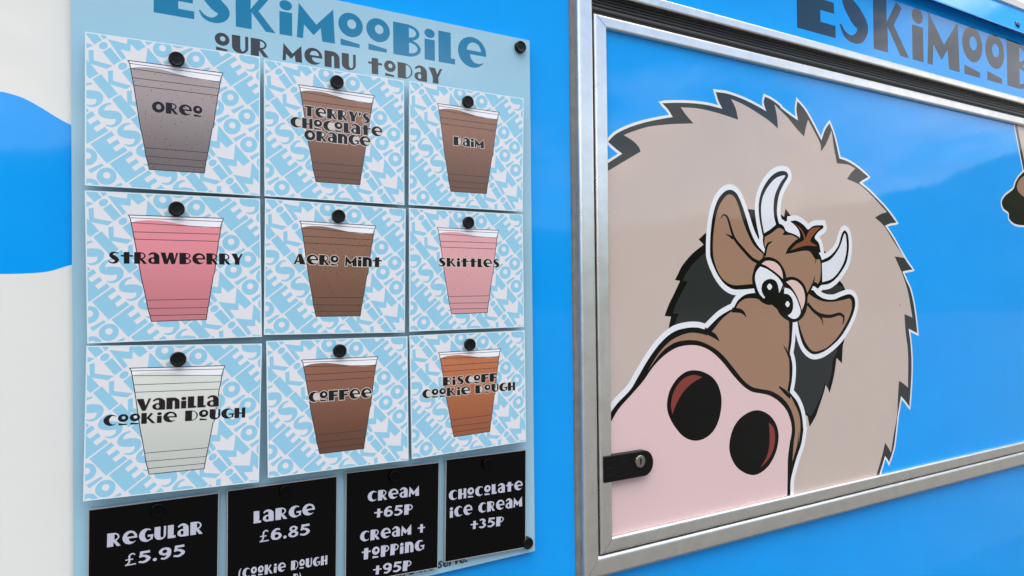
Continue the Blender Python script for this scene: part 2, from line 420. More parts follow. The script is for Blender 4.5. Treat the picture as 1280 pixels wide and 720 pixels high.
# ------------------------------------------------------------------ lettering: our own cut letters, cap height 1
def ell(cx, cy, rx, ry, a0=0, a1=360, n_=28):
    full = (a1 - a0) >= 360
    k = n_ if full else max(6, int(n_ * (a1 - a0) / 360))
    an = np.radians(np.linspace(a0, a1, k, endpoint=not full))
    return np.stack([cx + rx * np.cos(an), cy + ry * np.sin(an)], 1)
def rc(x0, y0, x1, y1): return np.array([(x0, y0), (x1, y0), (x1, y1), (x0, y1)], float)
def pg(*p): return np.array(p, float)
def st(*p):
    c, w = smooth([q[:2] for q in p], None, False, 5, [q[2] for q in p])
    return stroke_poly(c, w)
GL = {
 'A': (1.0, [(1, pg((0,0),(.40,1),(.64,1),(1,0),(.52,0),(.47,.2),(.25,.2),(.18,0))), (-1, pg((.29,.33),(.44,.33),(.40,.74)))]),
 'B': (.88, [(1, rc(0,0,.46,1)), (1, ell(.44,.745,.40,.255,-90,90)), (1, ell(.44,.27,.44,.27,-90,90)), (-1, ell(.5,.75,.23,.15,-90,90)), (-1, ell(.5,.275,.27,.165,-90,90))]),
 'C': (.88, [(1, ell(.5,.5,.5,.5)), (-1, ell(.66,.5,.27,.38)), (-1, pg((.66,.5),(.80,.80),(1.2,.95),(1.2,.05),(.80,.20)))]),
 'D': (.94, [(1, rc(0,0,.46,1)), (1, ell(.42,.5,.52,.5,-90,90)), (-1, ell(.52,.5,.32,.40,-90,90))]),
 'E': (.93, [(1, rc(0,0,.56,1)), (1, rc(.5,0,.93,.21)), (1, rc(.5,.41,.90,.60)), (1, rc(.5,.80,.93,1))]),
 'F': (.86, [(1, rc(0,0,.48,1)), (1, rc(.4,.42,.78,.60)), (1, rc(.4,.80,.86,1))]),
 'G': (.94, [(1, ell(.5,.5,.5,.5)), (-1, ell(.64,.5,.24,.37)), (-1, pg((.64,.5),(.76,.84),(1.2,1),(1.2,.5))), (1, rc(.60,.36,.95,.50)), (1, rc(.80,.12,.95,.5))]),
 'H': (.86, [(1, rc(0,0,.38,1)), (1, rc(.58,0,.86,1)), (1, rc(.3,.40,.65,.54))]),
 'K': (1.0, [(1, pg((0,0),(0,1),(.38,1),(.38,.56),(.66,.98),(.83,.90),(.58,.54),(1.02,0),(.76,0),(.40,.47),(.40,0)))]),
 'L': (.56, [(1, rc(0,0,.42,1)), (1, rc(.3,0,.56,.18))]),
 'M': (1.06, [(1, pg((0,0),(.06,1),(.54,.46),(1.02,1),(1.06,0),(.70,0),(.66,.38),(.46,.14),(.20,.40),(.17,0)))]),
 'O': (.94, [(1, ell(.47,.5,.47,.5)), (-1, ell(.50,.52,.19,.23))]),
 'P': (.80, [(1, rc(0,0,.42,1)), (1, ell(.38,.69,.42,.31,-90,90)), (-1, ell(.47,.69,.22,.19,-90,90))]),
 'R': (.90, [(1, rc(0,0,.42,1)), (1, ell(.40,.69,.42,.31,-90,90)), (-1, ell(.48,.69,.23,.19,-90,90)), (1, pg((.40,.45),(.58,.45),(.92,0),(.66,0),(.40,.37)))]),
 'S': (.80, [(1, st((.72,.87,.07),(.50,.94,.12),(.27,.86,.21),(.22,.71,.29),(.42,.51,.37),(.60,.33,.32),(.53,.15,.23),(.33,.065,.13),(.14,.12,.10),(.02,.27,.04)))]),
 'T': (.88, [(1, rc(.24,0,.64,1)), (1, rc(0,.86,.88,1))]),
 'U': (.82, [(1, rc(0,.34,.42,1)), (1, rc(.66,.34,.82,1)), (1, ell(.41,.36,.41,.36,180,360)), (-1, rc(.42,.34,.66,1.1)), (-1, ell(.54,.345,.12,.20,180,360))]),
 'V': (.92, [(1, pg((0,1),(.44,1),(.58,.42),(.76,1),(.92,1),(.58,0),(.36,0)))]),
 'W': (1.30, [(1, pg((0,1),(.36,1),(.48,.42),(.62,1),(.92,1),(1.02,.42),(1.15,1),(1.30,1),(1.04,0),(.78,0),(.66,.46),(.52,0),(.26,0)))]),
 'Y': (.90, [(1, pg((0,1),(.42,1),(.56,.62),(.74,1),(.90,1),(.64,.4),(.64,0),(.26,0),(.26,.4)))]),
 'a': (.82, [(1, st((.06,.76,.12),(.24,.90,.15),(.46,.90,.20),(.60,.70,.40),(.62,.45,.40),(.62,0,.40))), (1, ell(.36,.29,.36,.29)), (-1, ell(.34,.30,.11,.16))]),
 'e': (1.0, [(1, ell(.5,.5,.5,.5)), (-1, ell(.56,.56,.25,.27,0,180)), (-1, pg((.42,.43),(1.1,.43),(1.1,.10),(.92,.22),(.74,.15),(.58,.17),(.46,.27)))]),
 'i': (.38, [(1, rc(.02,0,.36,.66)), (1, ell(.19,.85,.17,.145))]),
 'n': (.86, [(1, rc(0,0,.40,.98)), (1, ell(.44,.58,.42,.40,0,180)), (1, rc(.54,0,.86,.6)), (-1, rc(.40,-.1,.54,.58)), (-1, ell(.47,.575,.07,.14,0,180))]),
 't': (.84, [(1, pg((.20,0),(.60,0),(.60,1),(.26,1),(.20,.94))), (1, rc(0,.60,.84,.74))]),
 'o': (.72, [(1, ell(.36,.64,.36,.36)), (-1, ell(.39,.67,.13,.14)), (1, pg((.06,0),(.62,0),(.62,.11),(.06,.19)))]),
 "'": (.26, [(1, pg((.03,1),(.26,1),(.18,.66),(.04,.66)))]),
 '+': (.76, [(1, rc(.26,.02,.54,.86)), (1, rc(0,.44,.76,.57))]),
 '.': (.26, [(1, ell(.13,.13,.13,.13))]),
 '(': (.34, [(1, st((.30,1.05,.05),(.12,.75,.16),(.08,.45,.18),(.12,.15,.16),(.30,-.15,.05)))]),
 ')': (.34, [(1, st((.04,1.05,.05),(.22,.75,.16),(.26,.45,.18),(.22,.15,.16),(.04,-.15,.05)))]),
 '\u00a3': (.74, [(1, st((.66,.82,.09),(.50,.95,.10),(.32,.82,.12),(.30,.55,.12),(.28,.25,.11),(.10,.05,.08))), (1, rc(.04,0,.72,.10)), (1, rc(.05,.44,.54,.53))]),
 '3': (.76, [(1, st((.05,.86,.14),(.34,.92,.18),(.56,.74,.22),(.34,.55,.15))), (1, st((.34,.55,.15),(.62,.32,.25),(.36,.09,.18),(.02,.16,.14)))]),
 '5': (.80, [(1, rc(.12,.81,.74,1)), (1, pg((.12,1),(.30,1),(.28,.58),(.06,.52))), (1, st((.06,.54,.12),(.36,.60,.17),(.66,.35,.26),(.38,.09,.18),(.02,.15,.14)))]),
 '6': (.82, [(1, ell(.41,.33,.41,.33)), (-1, ell(.43,.33,.16,.16)), (1, st((.68,.88,.14),(.42,.93,.16),(.17,.68,.25),(.13,.36,.26)))]),
 '8': (.78, [(1, ell(.39,.75,.32,.25)), (1, ell(.39,.28,.39,.28)), (-1, ell(.39,.755,.13,.11)), (-1, ell(.39,.28,.16,.13))]),
}
GL['9'] = (.82, [(sg, np.array((.82, 1.0)) - p) for sg, p in GL['6'][1]])
CAPS_SMALL = 'aeint'
def layout(s, gap=.10, space=.45):
    """-> total width, [(glyph, x)]"""
    x, out = 0.0, []
    for ch in s:
        if ch == ' ': x += space; continue
        w, _ = GL[ch]; out.append((ch, x)); x += w + gap
    return x - gap, out
def text(s, a, b, hpx, material, part, off, halo=None, gap=.10, space=.45, hw=.0012):
    """a line of lettering from pixel a to pixel b (baseline), hpx tall at a -> Items"""
    A, B = W(*a, off), W(*b, off)
    H = np.linalg.norm(W(a[0], a[1] - hpx, off) - A)
    tot, gl = layout(s, gap, space)
    ux = (B - A) / tot; uy = np.array((-ux[1], ux[0])); uy = uy / np.linalg.norm(uy) * H
    its, hal = [], []
    words, k = [], 0
    for ch in s:
        if ch == ' ': k += 1
        else: words.append(k)
    base = part
    for (ch, x), k in zip(gl, words):
        part = f'{base}#{a[1]:.0f}.{k}'
        lp = [(sg, A + np.outer(p[:, 0] + x, ux) + np.outer(p[:, 1], uy)) for sg, p in GL[ch][1]]
        its.append(Item(material, part, lp))
        if halo: hal += [Item(halo, part, [(1, offset(p, hw))]) for sg, p in lp if sg > 0]
    return hal + its

# ------------------------------------------------------------------ ground, and a ridge added as dark skyline for the van's gloss
S = 600
mesh_obj('ground', [(-S, -S, 0), (S, -S, 0), (S, S, 0), (-S, S, 0)], [(0, 1, 2, 3)], M['asphalt'])['kind'] = 'structure'
rnd = random.Random(4)
hv, hf = [], []
nseg = 90
for i in range(nseg + 1):
    a = math.radians(180 + 180 * i / nseg)          # unseen ridge behind the camera, standing in for a reflected tree line
    hgt = float(np.interp(180 + 180 * i / nseg, [180, 255, 270, 285, 304, 322, 333, 342, 360], [12, 17, 18.5, 13, 10.5, 11, 14.5, 18, 15]))
    hgt += .5 * math.sin(i * .57) + rnd.uniform(-.4, .4)
    for r_, z_ in ((70, -.5), (84, hgt * .75), (92, hgt), (130, hgt * .6), (160, -.5)):
        hv.append((r_ * math.cos(a), r_ * math.sin(a), z_ + (rnd.uniform(-.3, .3) if z_ > 0 else 0)))
for i in range(nseg):
    for k in range(4):
        b = i * 5 + k
        hf.append((b, b + 1, b + 6, b + 5))
mesh_obj('hill', hv, hf, M['hill green'], shade=True)['kind'] = 'structure'

# ------------------------------------------------------------------ the van
VX0, VX1, VY1 = -2.6, 4.6, 2.1
VZ0 = .42
zgut = W(1280, 44)[1]                      # underside of the cove along the roof
van = empty('ice_cream_van', (1.0, 1.0, 0), 'blue and white ice cream van with a cartoon cow on its closed serving hatch', 'van')
VO = van.location.copy()

# hatch rectangle from the photograph's frame lines
xo = W(719.5, 360)[0]; zo1 = W(1010, 53.7)[1]; zo0 = W(1010, 648.7)[1]         # outer edge of outer frame
xi = W(738.5 + 2, 360)[0]; zi1 = W(1010, 85.5)[1]; zi0 = W(1010, 626.4)[1]      # outer edge of inner frame
xp = W(756, 360)[0]; zp1 = W(1010, 98.2)[1]; zp0 = W(1010, 611.2)[1]            # printed panel
XR = 4.15
# side of the body: white with blue vinyl, lettering over the hatch
side = pg((VX0, VZ0), (VX1, VZ0), (VX1, zgut), (VX0, zgut))
swirl = [(-400, 190), (-200, 125), (-60, 112), (0, 114.4), (12.5, 117), (30, 123), (50, 133.7), (70, 146), (88, 155.6), (120, 165), (200, 150), (270, 60), (300, -60)]
low = [(560, 860), (400, 640), (250, 430), (180, 355), (130, 325), (90, 331), (60, 339.5), (30, 342), (0, 342.5), (-60, 341), (-200, 300), (-400, 230)]
up = [W(*p) for p in swirl]; dn = [W(*p) for p in low]
blue = smooth([*up, (up[-1][0] + .05, zgut + .05)], None, False, 6).tolist() + [(VX1 + .1, zgut + .1), (VX1 + .1, VZ0 - .1), (dn[0][0] + .2, VZ0 - .1)] + smooth(dn, None, False, 6).tolist()
blue = np.array(blue)
items = [Item('white paint', 'side_panel', [(1, side)]),
         Item('sticker white', 'side_panel', [(1, offset(blue, .0025))]),
         Item('blue vinyl', 'side_panel', [(1, blue)])]
# lettering over the hatch: ESKiMooBiLe, only its beginning is in the photograph's frame
A0, B0 = W(996.3, 34.5), W(1256, 106)
tot, gl = layout('ESKiMoo', .10)
ux = (B0 - A0) / tot; H = (W(1165, 19)[1] - W(1167, 84)[1]); uy = np.array((0, H))
for ch, x in layout('ESKiMooBiLe', .10)[1]:
    items.append(Item('navy vinyl', 'lettering', [(sg, A0 + np.outer(p[:, 0] + x, ux) + np.outer(p[:, 1], uy)) for sg, p in GL[ch][1]]))
pr = partition(items)
sheet_obj('side_panel', pr['side_panel'], 0, van, VO)
sheet_obj('lettering', pr['lettering'], 0, van, VO)
# rest of the body shell: ends, back, floor
mesh_obj('body_shell', [(VX0, 0, VZ0), (VX1, 0, VZ0), (VX1, 0, zgut), (VX0, 0, zgut), (VX0, VY1, VZ0), (VX1, VY1, VZ0), (VX1, VY1, zgut), (VX0, VY1, zgut)],
         [(0, 3, 7, 4), (1, 5, 6, 2), (4, 7, 6, 5), (0, 4, 5, 1)], M['white paint'], van, VO)
# cove along the roof: overhanging underside, face leaning back, then the white roof
ov = .028
zc0 = W(1280, 42, ov)[1]
zc1 = zc0 + .104
prof = [(0.0005, zgut + .001), (-ov, zc0 + .0), (-ov, zc0 + .004), (.012, zc1)]
def strip(name, prof_, m, x0=VX0, x1=VX1):
    vv, ff = [], []
    for (y, z) in prof_: vv += [(x0, y, z), (x1, y, z)]
    for i in range(len(prof_) - 1): ff.append((2*i, 2*i+1, 2*i+3, 2*i+2))
    return mesh_obj(name, vv, ff, m, van, VO)
strip('roof_cove', prof, M['blue vinyl'])
rp = [(.012, zc1), (.006, zc1 + .002), (.004, zc1 + .022), (.02, zc1 + .045), (.12, zc1 + .075), (.5, zc1 + .10), (VY1 - .5, zc1 + .10), (VY1 - .1, zc1 + .07), (VY1, zgut)]
strip('roof', rp, M['white paint'])
# small round screw cover on the cove
q = W(1275, 29.5, ov)
cv, cf = [], []
for k in range(16):
    a = 2 * math.pi * k / 16
    for r_, y_ in ((.011, -.001), (.011, -.006), (.007, -.008)):
        zz = q[1] + r_ * math.sin(a)
        lean = (zz - zc0) * .04 / .104
        cv.append((q[0] + r_ * math.cos(a), -ov + lean + y_ + .001, zz))
for k in range(16):
    b, c = 3 * k, 3 * ((k + 1) % 16)
    cf += [(b, c, c + 1, b + 1), (b + 1, c + 1, c + 2, b + 2)]
cf.append(tuple(3 * k + 2 for k in range(16)))
mesh_obj('screw_cover', cv, cf, M['navy vinyl'], van, VO)
# wheels below the frame
def lathe(name, c, prof_, m, parent, seg=32):
    vv, ff = [], []
    k_ = len(prof_)
    for i in range(seg):
        a = 2 * math.pi * i / seg
        for (r_, y) in prof_: vv.append((c[0] + r_ * math.cos(a), c[1] + y, c[2] + r_ * math.sin(a)))
    for i in range(seg):
        for k in range(k_ - 1):
            b = i * k_ + k; e = ((i + 1) % seg) * k_ + k
            ff.append((b, b + 1, e + 1, e))
    return mesh_obj(name, vv, ff, m, parent, VO, shade=True)
for wx in (-1.5, 3.4):
    for wy in (.14, VY1 - .14):
        ty = lathe('wheel', (wx, wy, .33), [(.20, -.10), (.30, -.10), (.33, -.07), (.33, .07), (.30, .10), (.20, .10)], M['tyre black'], van)
        lathe('rim', (wx, wy, .33), [(.01, -.07), (.10, -.085), (.19, -.05), (.205, -.095), (.205, .095)], M['wheel grey'], ty)

# frames: a profile swept round a rectangle, mitred at the corners
def frame(name, x0, z0, x1, z1, prof_, m, parent, tw=None):
    """prof_: (t, h): t from the outer edge inwards, h out of the van side. tw: optional per-side width factor (left, bottom, right, top)"""
    tw = tw or (1, 1, 1, 1)
    vv, ff = [], []
    for (t, h) in prof_:
        vv += [(x0 + t * tw[0], -h, z0 + t * tw[1]), (x1 - t * tw[2], -h, z0 + t * tw[1]), (x1 - t * tw[2], -h, z1 - t * tw[3]), (x0 + t * tw[0], -h, z1 - t * tw[3])]
    for i in range(len(prof_) - 1):
        for k in range(4):
            a, b = 4 * i + k, 4 * i + (k + 1) % 4
            ff.append((a, b, b + 4, a + 4))
    return mesh_obj(name, vv, ff, m, parent, VO)
def round_prof(w, h, r, steps=5, h0=0):
    p = [(0, h0)]
    for k in range(steps + 1):
        a = math.pi / 2 * k / steps
        p.append((r - r * math.cos(a), h - r + r * math.sin(a)))
    for k in range(steps + 1):
        a = math.pi / 2 * k / steps
        p.append((w - r + r * math.sin(a), h - r + r * math.cos(a)))
    p.append((w, h0))
    return p
frame('frame_seal', xo - .009, zo0 - .004, XR + .009, zo1 + .004, [(0, 0), (.001, .004), (.012, .005), (.012, 0)], M['seal grey'], van)
frame('outer_frame', xo, zo0, XR, zo1, round_prof(.034, .020, .006), M['aluminium'], van, (1.04, 1.2, 1, .62))
# dark recess between the frames and the ribbed rubber hinge along the top
frame('hatch_recess', xo + .0335, zo0 + .0335, XR - .0335, zo1 - .0205, [(0, .003), (.08, .003)], M['rubber'], van)
ztop, zbot = zo1 - .022, zi1 + .001
hv, hf = [], []
prof = []
nr = 4
for r_ in range(nr):
    cut = (0, .19, .38, .60, 1.0)
    z0_ = ztop - (ztop - zbot) * cut[r_]; z1_ = ztop - (ztop - zbot) * cut[r_ + 1]
    rad = (z0_ - z1_) / 2; big = .75 if r_ == nr - 1 else .6
    for k in range(9):
        a = math.pi * k / 8
        prof.append((-(.002 + r_ * .0022 + rad * big * math.sin(a)), (z0_ + z1_) / 2 + rad * .96 * math.cos(a)))
for (y, z) in prof: hv += [(xo + .036, y, z), (XR - .036, y, z)]
for i in range(len(prof) - 1): hf.append((2*i, 2*i+1, 2*i+3, 2*i+2))
mesh_obj('hinge_rubber', hv, hf, M['rubber'], van, VO)

# ------------------------------------------------------------------ the hatch with the cow
PO = .008                                             # printed panel stands 8 mm in front of the body
def path(s): 
    p, c, w = parse(s)
    sm_ = smooth(p, c, True)
    return np.array([W(a, b, PO) for a, b in sm_])
def line(s):
    p, c, w = parse(s)
    c2, w2 = smooth(p, None, False, 5, w)
    q_ = np.array([W(a, b, PO) for a, b in c2])
    k = [w2[i] * .0021 * (900 / (2130 - c2[i][0])) ** .5 * 1.2 for i in range(len(c2))]
    return stroke_poly(q_, k)
panel = pg((xp - .01, zp0 - .01), (XR - .07, zp0 - .01), (XR - .07, zp1 + .01), (xp - .01, zp1 + .01))
it = [Item('blue vinyl', 'hatch_panel', [(1, panel)])]
def add(material, part, *ps, white=0):
    for p in ps:
        if white: it.append(Item('sticker white', part, [(1, offset(p, white))]))
    for p in ps: it.append(Item(material, part, [(1, p)]))
hood = path('''I 0,655! 20,645! 175,545! 130,510 80,465! 130,415 220,370 330,335 440,312 512,300! 480,250 440,208! 540,205 640,208 740,220 842,245!
 815,190 798,133! 880,145 990,185 1080,230 1135,262! 1118,205 1125,164! 1170,185 1230,230 B 60,535 110,575 150,602! 142,550 147,505! 185,550 225,620 267,702!
 285,650 307,616! 325,660 340,715 D 348,70 357,112! 400,128 450,160 502,205! 475,220 455,234! 500,270 550,320 600,375 643,433! 610,438 585,449! 620,500 660,570 695,630 723,668!
 695,672 672,678! 690,720 F 712,90 732,180 747,306! 725,295 703,283! 712,350 718,450 715,560 707,674! 690,650 665,620! 655,680 648,720
 H 632,60 620,110 605,152! 595,132 585,120! 570,170 548,240! P 1085,660! 730,720! 730,250!''')
add('hood charcoal', 'fur_hood', hood, white=.0058)
tan = path('''I 0,705! 55,675! 180,600 298,530! 285,500 250,462 185,420! 250,395 350,365 500,348 650,343! 600,285 565,235! 680,243 800,270 948,318! 930,240 900,180!
 980,215 1080,275 1160,330 1213,378! 1207,300 1190,215! B 60,550 100,590 140,640 180,683! 190,635 200,598! 230,655 262,720 D 265,78! 290,40 318,-28! 330,60 345,137!
 400,143 437,162! 415,185 395,215! 460,245 530,310 595,380! 565,390 535,408! 580,450 630,530 683,610! 660,606 633,602! 650,640 672,690 F 700,100 722,228! 705,220 682,211!
 688,300 700,400 700,578! 680,560 655,544! 650,620 645,720 H 630,5 622,55 615,104! 600,75 585,54! 570,120 535,240! P 1080,660! 730,720! 730,260!''')
add('hood tan', 'fur_hood', tan)
# two faint creases of the vinyl running down from the top
for x0_, y0_, y1_ in ((936.5, 142, 240), (942.5, 146, 226)):
    add('hood crease', 'fur_hood', stroke_poly([W(x0_, y0_, PO), W(x0_ + .6, y1_, PO)], [.0011, .0009]))
fringe = path('''E 378,300! 395,223! 363,220! 385,160 410,110 440,45! 415,40! 440,-10 C 430,690 450,650 500,590 558,543! 533,517! 562,490! 620,440! J 390,353! 443,358! 560,420! 620,390! 640,405! 650,350! 686,400!
 760,450! 890,610! 907,632! 926,648! 960,690! K 1015,222! 1030,240 1046,272! 1100,350! 1036,640! F 375,365! 372,410 370,457! 343,430! 330,520 308,606! 290,556! 280,600 250,690
 L 1276,545 1240,608! 1228,548! 1205,535! P 960,490! P 850,470!''')
add('print black', 'fur_hood', fringe)
lining = path('''E 410,285! 420,245 436,209! 404,206! 425,150 450,100 479,48! 454,43! 480,-20 C 470,690 500,645 568,580! 620,640! J 700,520! K 905,288! 950,268 1012,250 1036,268!
 1000,300! F 345,400! 325,440 318,500 298,580! 282,556! 265,620 215,720 L 1232,540! 1205,520! P 960,480! P 850,460!''')
add('hood lining', 'fur_hood', lining)
# silhouettes with their white border
ear_l = path('''J 512,650! 460,590 420,510 385,400 350,300 320,245 283,225 240,240 195,300 165,400 150,520 147,640 K 150,60 168,115 205,190 250,245 300,274 350,277 440,270! 470,230! 520,60!''')
horn_l = path('''J 498,530! 480,440 470,350 480,270 510,195 560,130 610,102 655,105 668,135 640,185 610,250 595,330 595,400 612,465! 560,520''')
horn_r = path('''J 880,700! 950,663 1000,600 1025,520 1045,495 1065,520 1073,600 1062,690 K 1040,130 990,200 940,238 880,248!''')
poll = path('''J 500,520! 560,492 605,453 635,465 655,500 700,518 740,540 790,600 840,605 880,660 892,690! K 893,100 890,245! 865,272! 835,255 800,300! 760,420! 640,430! 470,330! 440,240 445,130! 500,70! J 520,645! 500,580''')
hair = path('''J 680,435! 720,430 765,455 800,492! 840,465 900,461! 903,478 870,505 845,545 872,580 885,642! 865,645 842,612 790,612 740,622 700,637 650,656! 670,610 720,560 745,545 740,500 712,462''')
ear_r = path('''K 795,295! 830,280 860,310 910,338 970,343 1030,320 1080,308 1110,335 1112,400 1080,490 1020,590 950,660 880,702 825,705 775,660 745,580 728,488! 760,400!''')
eye_l = path('''K 445,290 432,210 445,125 490,72 540,60 600,85 640,140 655,200 640,250 610,320 585,365 540,380 490,360 460,325''')
eye_r = path('''K 600,420 595,370 610,310 640,260 635,220 660,196 710,194 760,225 790,280 797,350 787,420 757,470 710,495 660,480 625,455''')
head = path('''L 60,600! 90,553 140,480 220,395 270,310 330,210 400,120 470,65 540,45 600,43 640,53! E 572,286! 640,220 690,190! 705,185! 730,142 770,112 830,103! K 560,300! 700,480!
 695,560 L 1142,10 1138,110 1127,188! 1141,250 1140,330 1127,412! 1170,468 1195,540 1204,620 M 1205,165 1192,250 1165,330 1140,420 1131,470 1130,580! P 985,680! 730,700!''')
WB = .0125
for p, nm in ((ear_l, 'ear'), (horn_l, 'horn'), (horn_r, 'horn.b'), (poll, 'face'), (hair, 'hair_tuft'), (ear_r, 'ear.b'), (head, 'face'), (eye_l, 'eye'), (eye_r, 'eye.b')):
    it.append(Item('sticker white', nm, [(1, offset(p, WB))]))
it.append(Item('sticker white', 'face', [(1, path('J 640,440! 680,425! 720,470 745,535! 700,515 655,490'))]))
for p, nm in ((ear_l, 'ear'), (ear_r, 'ear.b'), (horn_l, 'horn'), (horn_r, 'horn.b'), (poll, 'face')):
    add('print black', nm, p)
add('cow brown', 'ear', path('''J 503,655! 440,595 400,520 365,430 335,330 310,275 280,255 250,270 205,340 180,440 167,560 168,660 K 182,110 215,185 260,230 310,248 430,240! 427,200 438,150 452,118! 490,85! 500,55!'''))
add('print black', 'ear', line('J 218,416,5 238,392,9 262,408,15 285,480,16 310,550,18 370,625,20 430,688,20 478,712,20'), line('J 253,520,4 275,532,10 302,548,20'))
add('horn white', 'horn', path('J 507,515! 492,430 488,340 500,270 540,195 590,145 648,130 615,180 580,260 570,340 575,410 587,457! 550,488'))
add('horn white', 'horn.b', path('J 893,715! 950,690 1010,610 1045,515 1058,600 1045,690 K 1010,150 960,205 896,228!'))
add('cow brown', 'face', path('''J 512,540! 560,512 605,480 642,500 632,525 690,527 735,550! 690,600 655,650 800,632 850,690! K 880,80 882,200 868,240! 845,225! 800,290! 730,420! 560,330! 470,210! 505,75! J 522,640 510,590'''))
add('print black', 'face', line('J 560,570,6 535,585,14 522,615,16 512,665,18'), line('K 845,188,3 840,215,10 828,250,16 810,290,18'), line('J 850,640,16 852,670,10 850,715,3'))
add('print black', 'hair_tuft', hair)
add('hair rust', 'hair_tuft', path('J 708,450! 750,480 775,520 785,552! 800,512 832,480 885,474! 850,510 815,560 828,580 860,600 840,600 790,597 740,610 680,631! 720,590 772,560 765,520 742,482'))
add('cow brown', 'ear.b', path('''K 805,305! 840,330 900,355 970,358 1040,345 1080,338 1093,370 1085,430 1050,510 1000,590 930,660 870,687 830,686 790,640 760,570 735,485! 770,440 790,385 797,330'''))
add('print black', 'ear.b', line('K 797,370,20 840,420,20 885,448,22 950,455,20 1010,440,18 1036,456,18 1037,490,12 1028,512,3'), line('K 862,438,18 890,470,14 901,514,3'))
add('print black', 'face', head)
add('cow brown', 'face', path('''L 318,288! 380,190 440,125 500,90 560,73 620,78 655,88! E 600,297! 650,235 690,202! 715,192! 735,155 770,133 820,132! 900,165 985,248! 986,330 980,385! 986,450 986,540 975,600!
 L 1115,403! 1150,470 1180,540 1187,610 1178,700 M 1180,175 1170,250 1143,348! P 960,560! 850,480!'''))
add('print black', 'face', line('L 640,55,26 670,75,24 700,92,22 726,120,4'), line('E 700,190,20 740,194,18 758,205,14 771,224,3'),
    line('E 957,365,2 972,392,10 992,432,16'), line('L 1066,380,8 1098,408,20 1130,440,20'))
add('print black', 'snout', path('''L 60,640! 200,420 318,288! 400,180 470,130 540,115 610,120 680,150 740,195 800,265 860,340 910,380 960,393 1020,405 1080,440 1125,495 1152,570 1157,640 M 1150,235 1142,345! 1130,440 1128,580! P 730,700!'''))
add('snout pink', 'snout', path('''L 60,650! 90,612 150,510 220,430 290,350 350,265 420,195 490,155 560,143 620,150 680,180 740,235 800,310 860,375 910,408 960,418 1010,430 1060,460 1105,510 1130,570 1138,630 M 1126,250 1116,330 1114,440 1112,580! P 730,700!'''))
add('print black', 'nostril', path('L 580,286 640,298 690,330 722,380 738,450 730,540 700,620 650,670 590,688 530,670 480,620 440,550 427,490 440,410 480,340 530,298'))
add('nostril red', 'nostril', path('L 457,538! 450,480 470,400 520,335 580,313 628,325! 570,360 520,410 480,480'))
add('print black', 'nostril.b', path('M 935,58 1000,78 1045,130 1063,200 1050,290 1010,370 960,415 915,428 860,410 815,370 785,300 785,230 810,150 860,90'))
add('nostril red', 'nostril.b', path('M 1008,127! 1035,160 1043,220 1030,290 1000,345 961,384! 1000,310 1012,230'))
add('print black', 'eye', eye_l)
add('lid pink', 'eye', path('K 490,106! 520,86 570,90 610,120 630,170 632,206! 600,175 550,138 515,116'))
add('sticker white', 'eye', path('K 482,124! 520,137 570,170 610,207 632,242! 625,262 604,310! 590,340! 520,348! 480,310 455,250 447,190 460,150'))
add('print black', 'eye', path('K 490,265 505,225 545,206 585,220 604,270 605,330 575,362 535,352 498,305'), path('K 604,310! 600,345 560,375 500,345! 540,300!'))
add('sticker white', 'eye', path('K 561,258 544,280 527,258 544,237'))
add('print black', 'eye.b', eye_r)
add('lid pink', 'eye.b', path('K 653,226! 690,213 730,225 765,265 780,320 776,370 759,415! 746,370 722,312 690,262'))
add('sticker white', 'eye.b', path('K 644,264! 680,276 715,320 740,380 751,430 730,465 700,472 664,452! 690,430 701,390 695,340 670,310 640,304!'))
add('sticker white', 'eye.b', path('K 679,374 664,395 649,374 664,354'))
# arm and hoof of the second animal, cut by the picture's edge
arm = path('N 350,80! 355,130! 378,250 402,372! 760,372! 760,80!')
hoof = path('N 420,375 385,400 358,440 345,478 300,515 280,550 290,588 318,612 322,645 355,675 410,683 520,690 600,640 640,540 600,420 520,375')
add('hood charcoal', 'hoof', arm, white=.006)
add('hood tan', 'hoof', path('N 362,80! 368,130! 392,250 416,372! 760,372! 760,80!'))
add('print black', 'hoof', hoof, white=.006)
add('cow brown', 'hoof', path('N 430,395 385,420 366,455 372,490 410,525 470,540 540,530 580,470 520,400'))
parts = partition(it)
hp = sheet_obj('serving_hatch', parts['hatch_panel'], PO, van, VO)
NM = {'ear.b': 'ear', 'horn.b': 'horn', 'eye.b': 'eye', 'nostril.b': 'nostril'}
for k, data in parts.items():
    if k != 'hatch_panel': sheet_obj(NM.get(k, k), data, PO, hp, VO)
frame('hatch_trim', xi, zi0, XR - .04, zi1, round_prof(.030, .018, .0055, h0=.004), M['aluminium'], hp, ((xp - xi) / .030, (zp0 - zi0) / .030, 1, (zi1 - zp1) / .030))
def mitre(x0, z0, x1, z1, h, parent):
    p0, p1 = np.array((x0, z0)), np.array((x1, z1))
    q4_ = stroke_poly([p0, p1], [.0008, .0008])
    vv = [(a, -h - .0003, b) for a, b in q4_]
    n_ = (q4_[1] - q4_[0])[0] * (q4_[2] - q4_[0])[1] - (q4_[1] - q4_[0])[1] * (q4_[2] - q4_[0])[0]
    mesh_obj('mitre_joint', vv, [(0, 1, 2, 3) if n_ > 0 else (3, 2, 1, 0)], M['seal grey'], parent, VO)
mitre(xi + .005, zi1 - .003, xp - .004, zp1 + .003, .018, hp)
mitre(xi + .005, zi0 + .003, xp - .004, zp0 - .003, .018, hp)
mitre(xo + .006, zo0 + .007, xo + .030, zo0 + .035, .020, van)
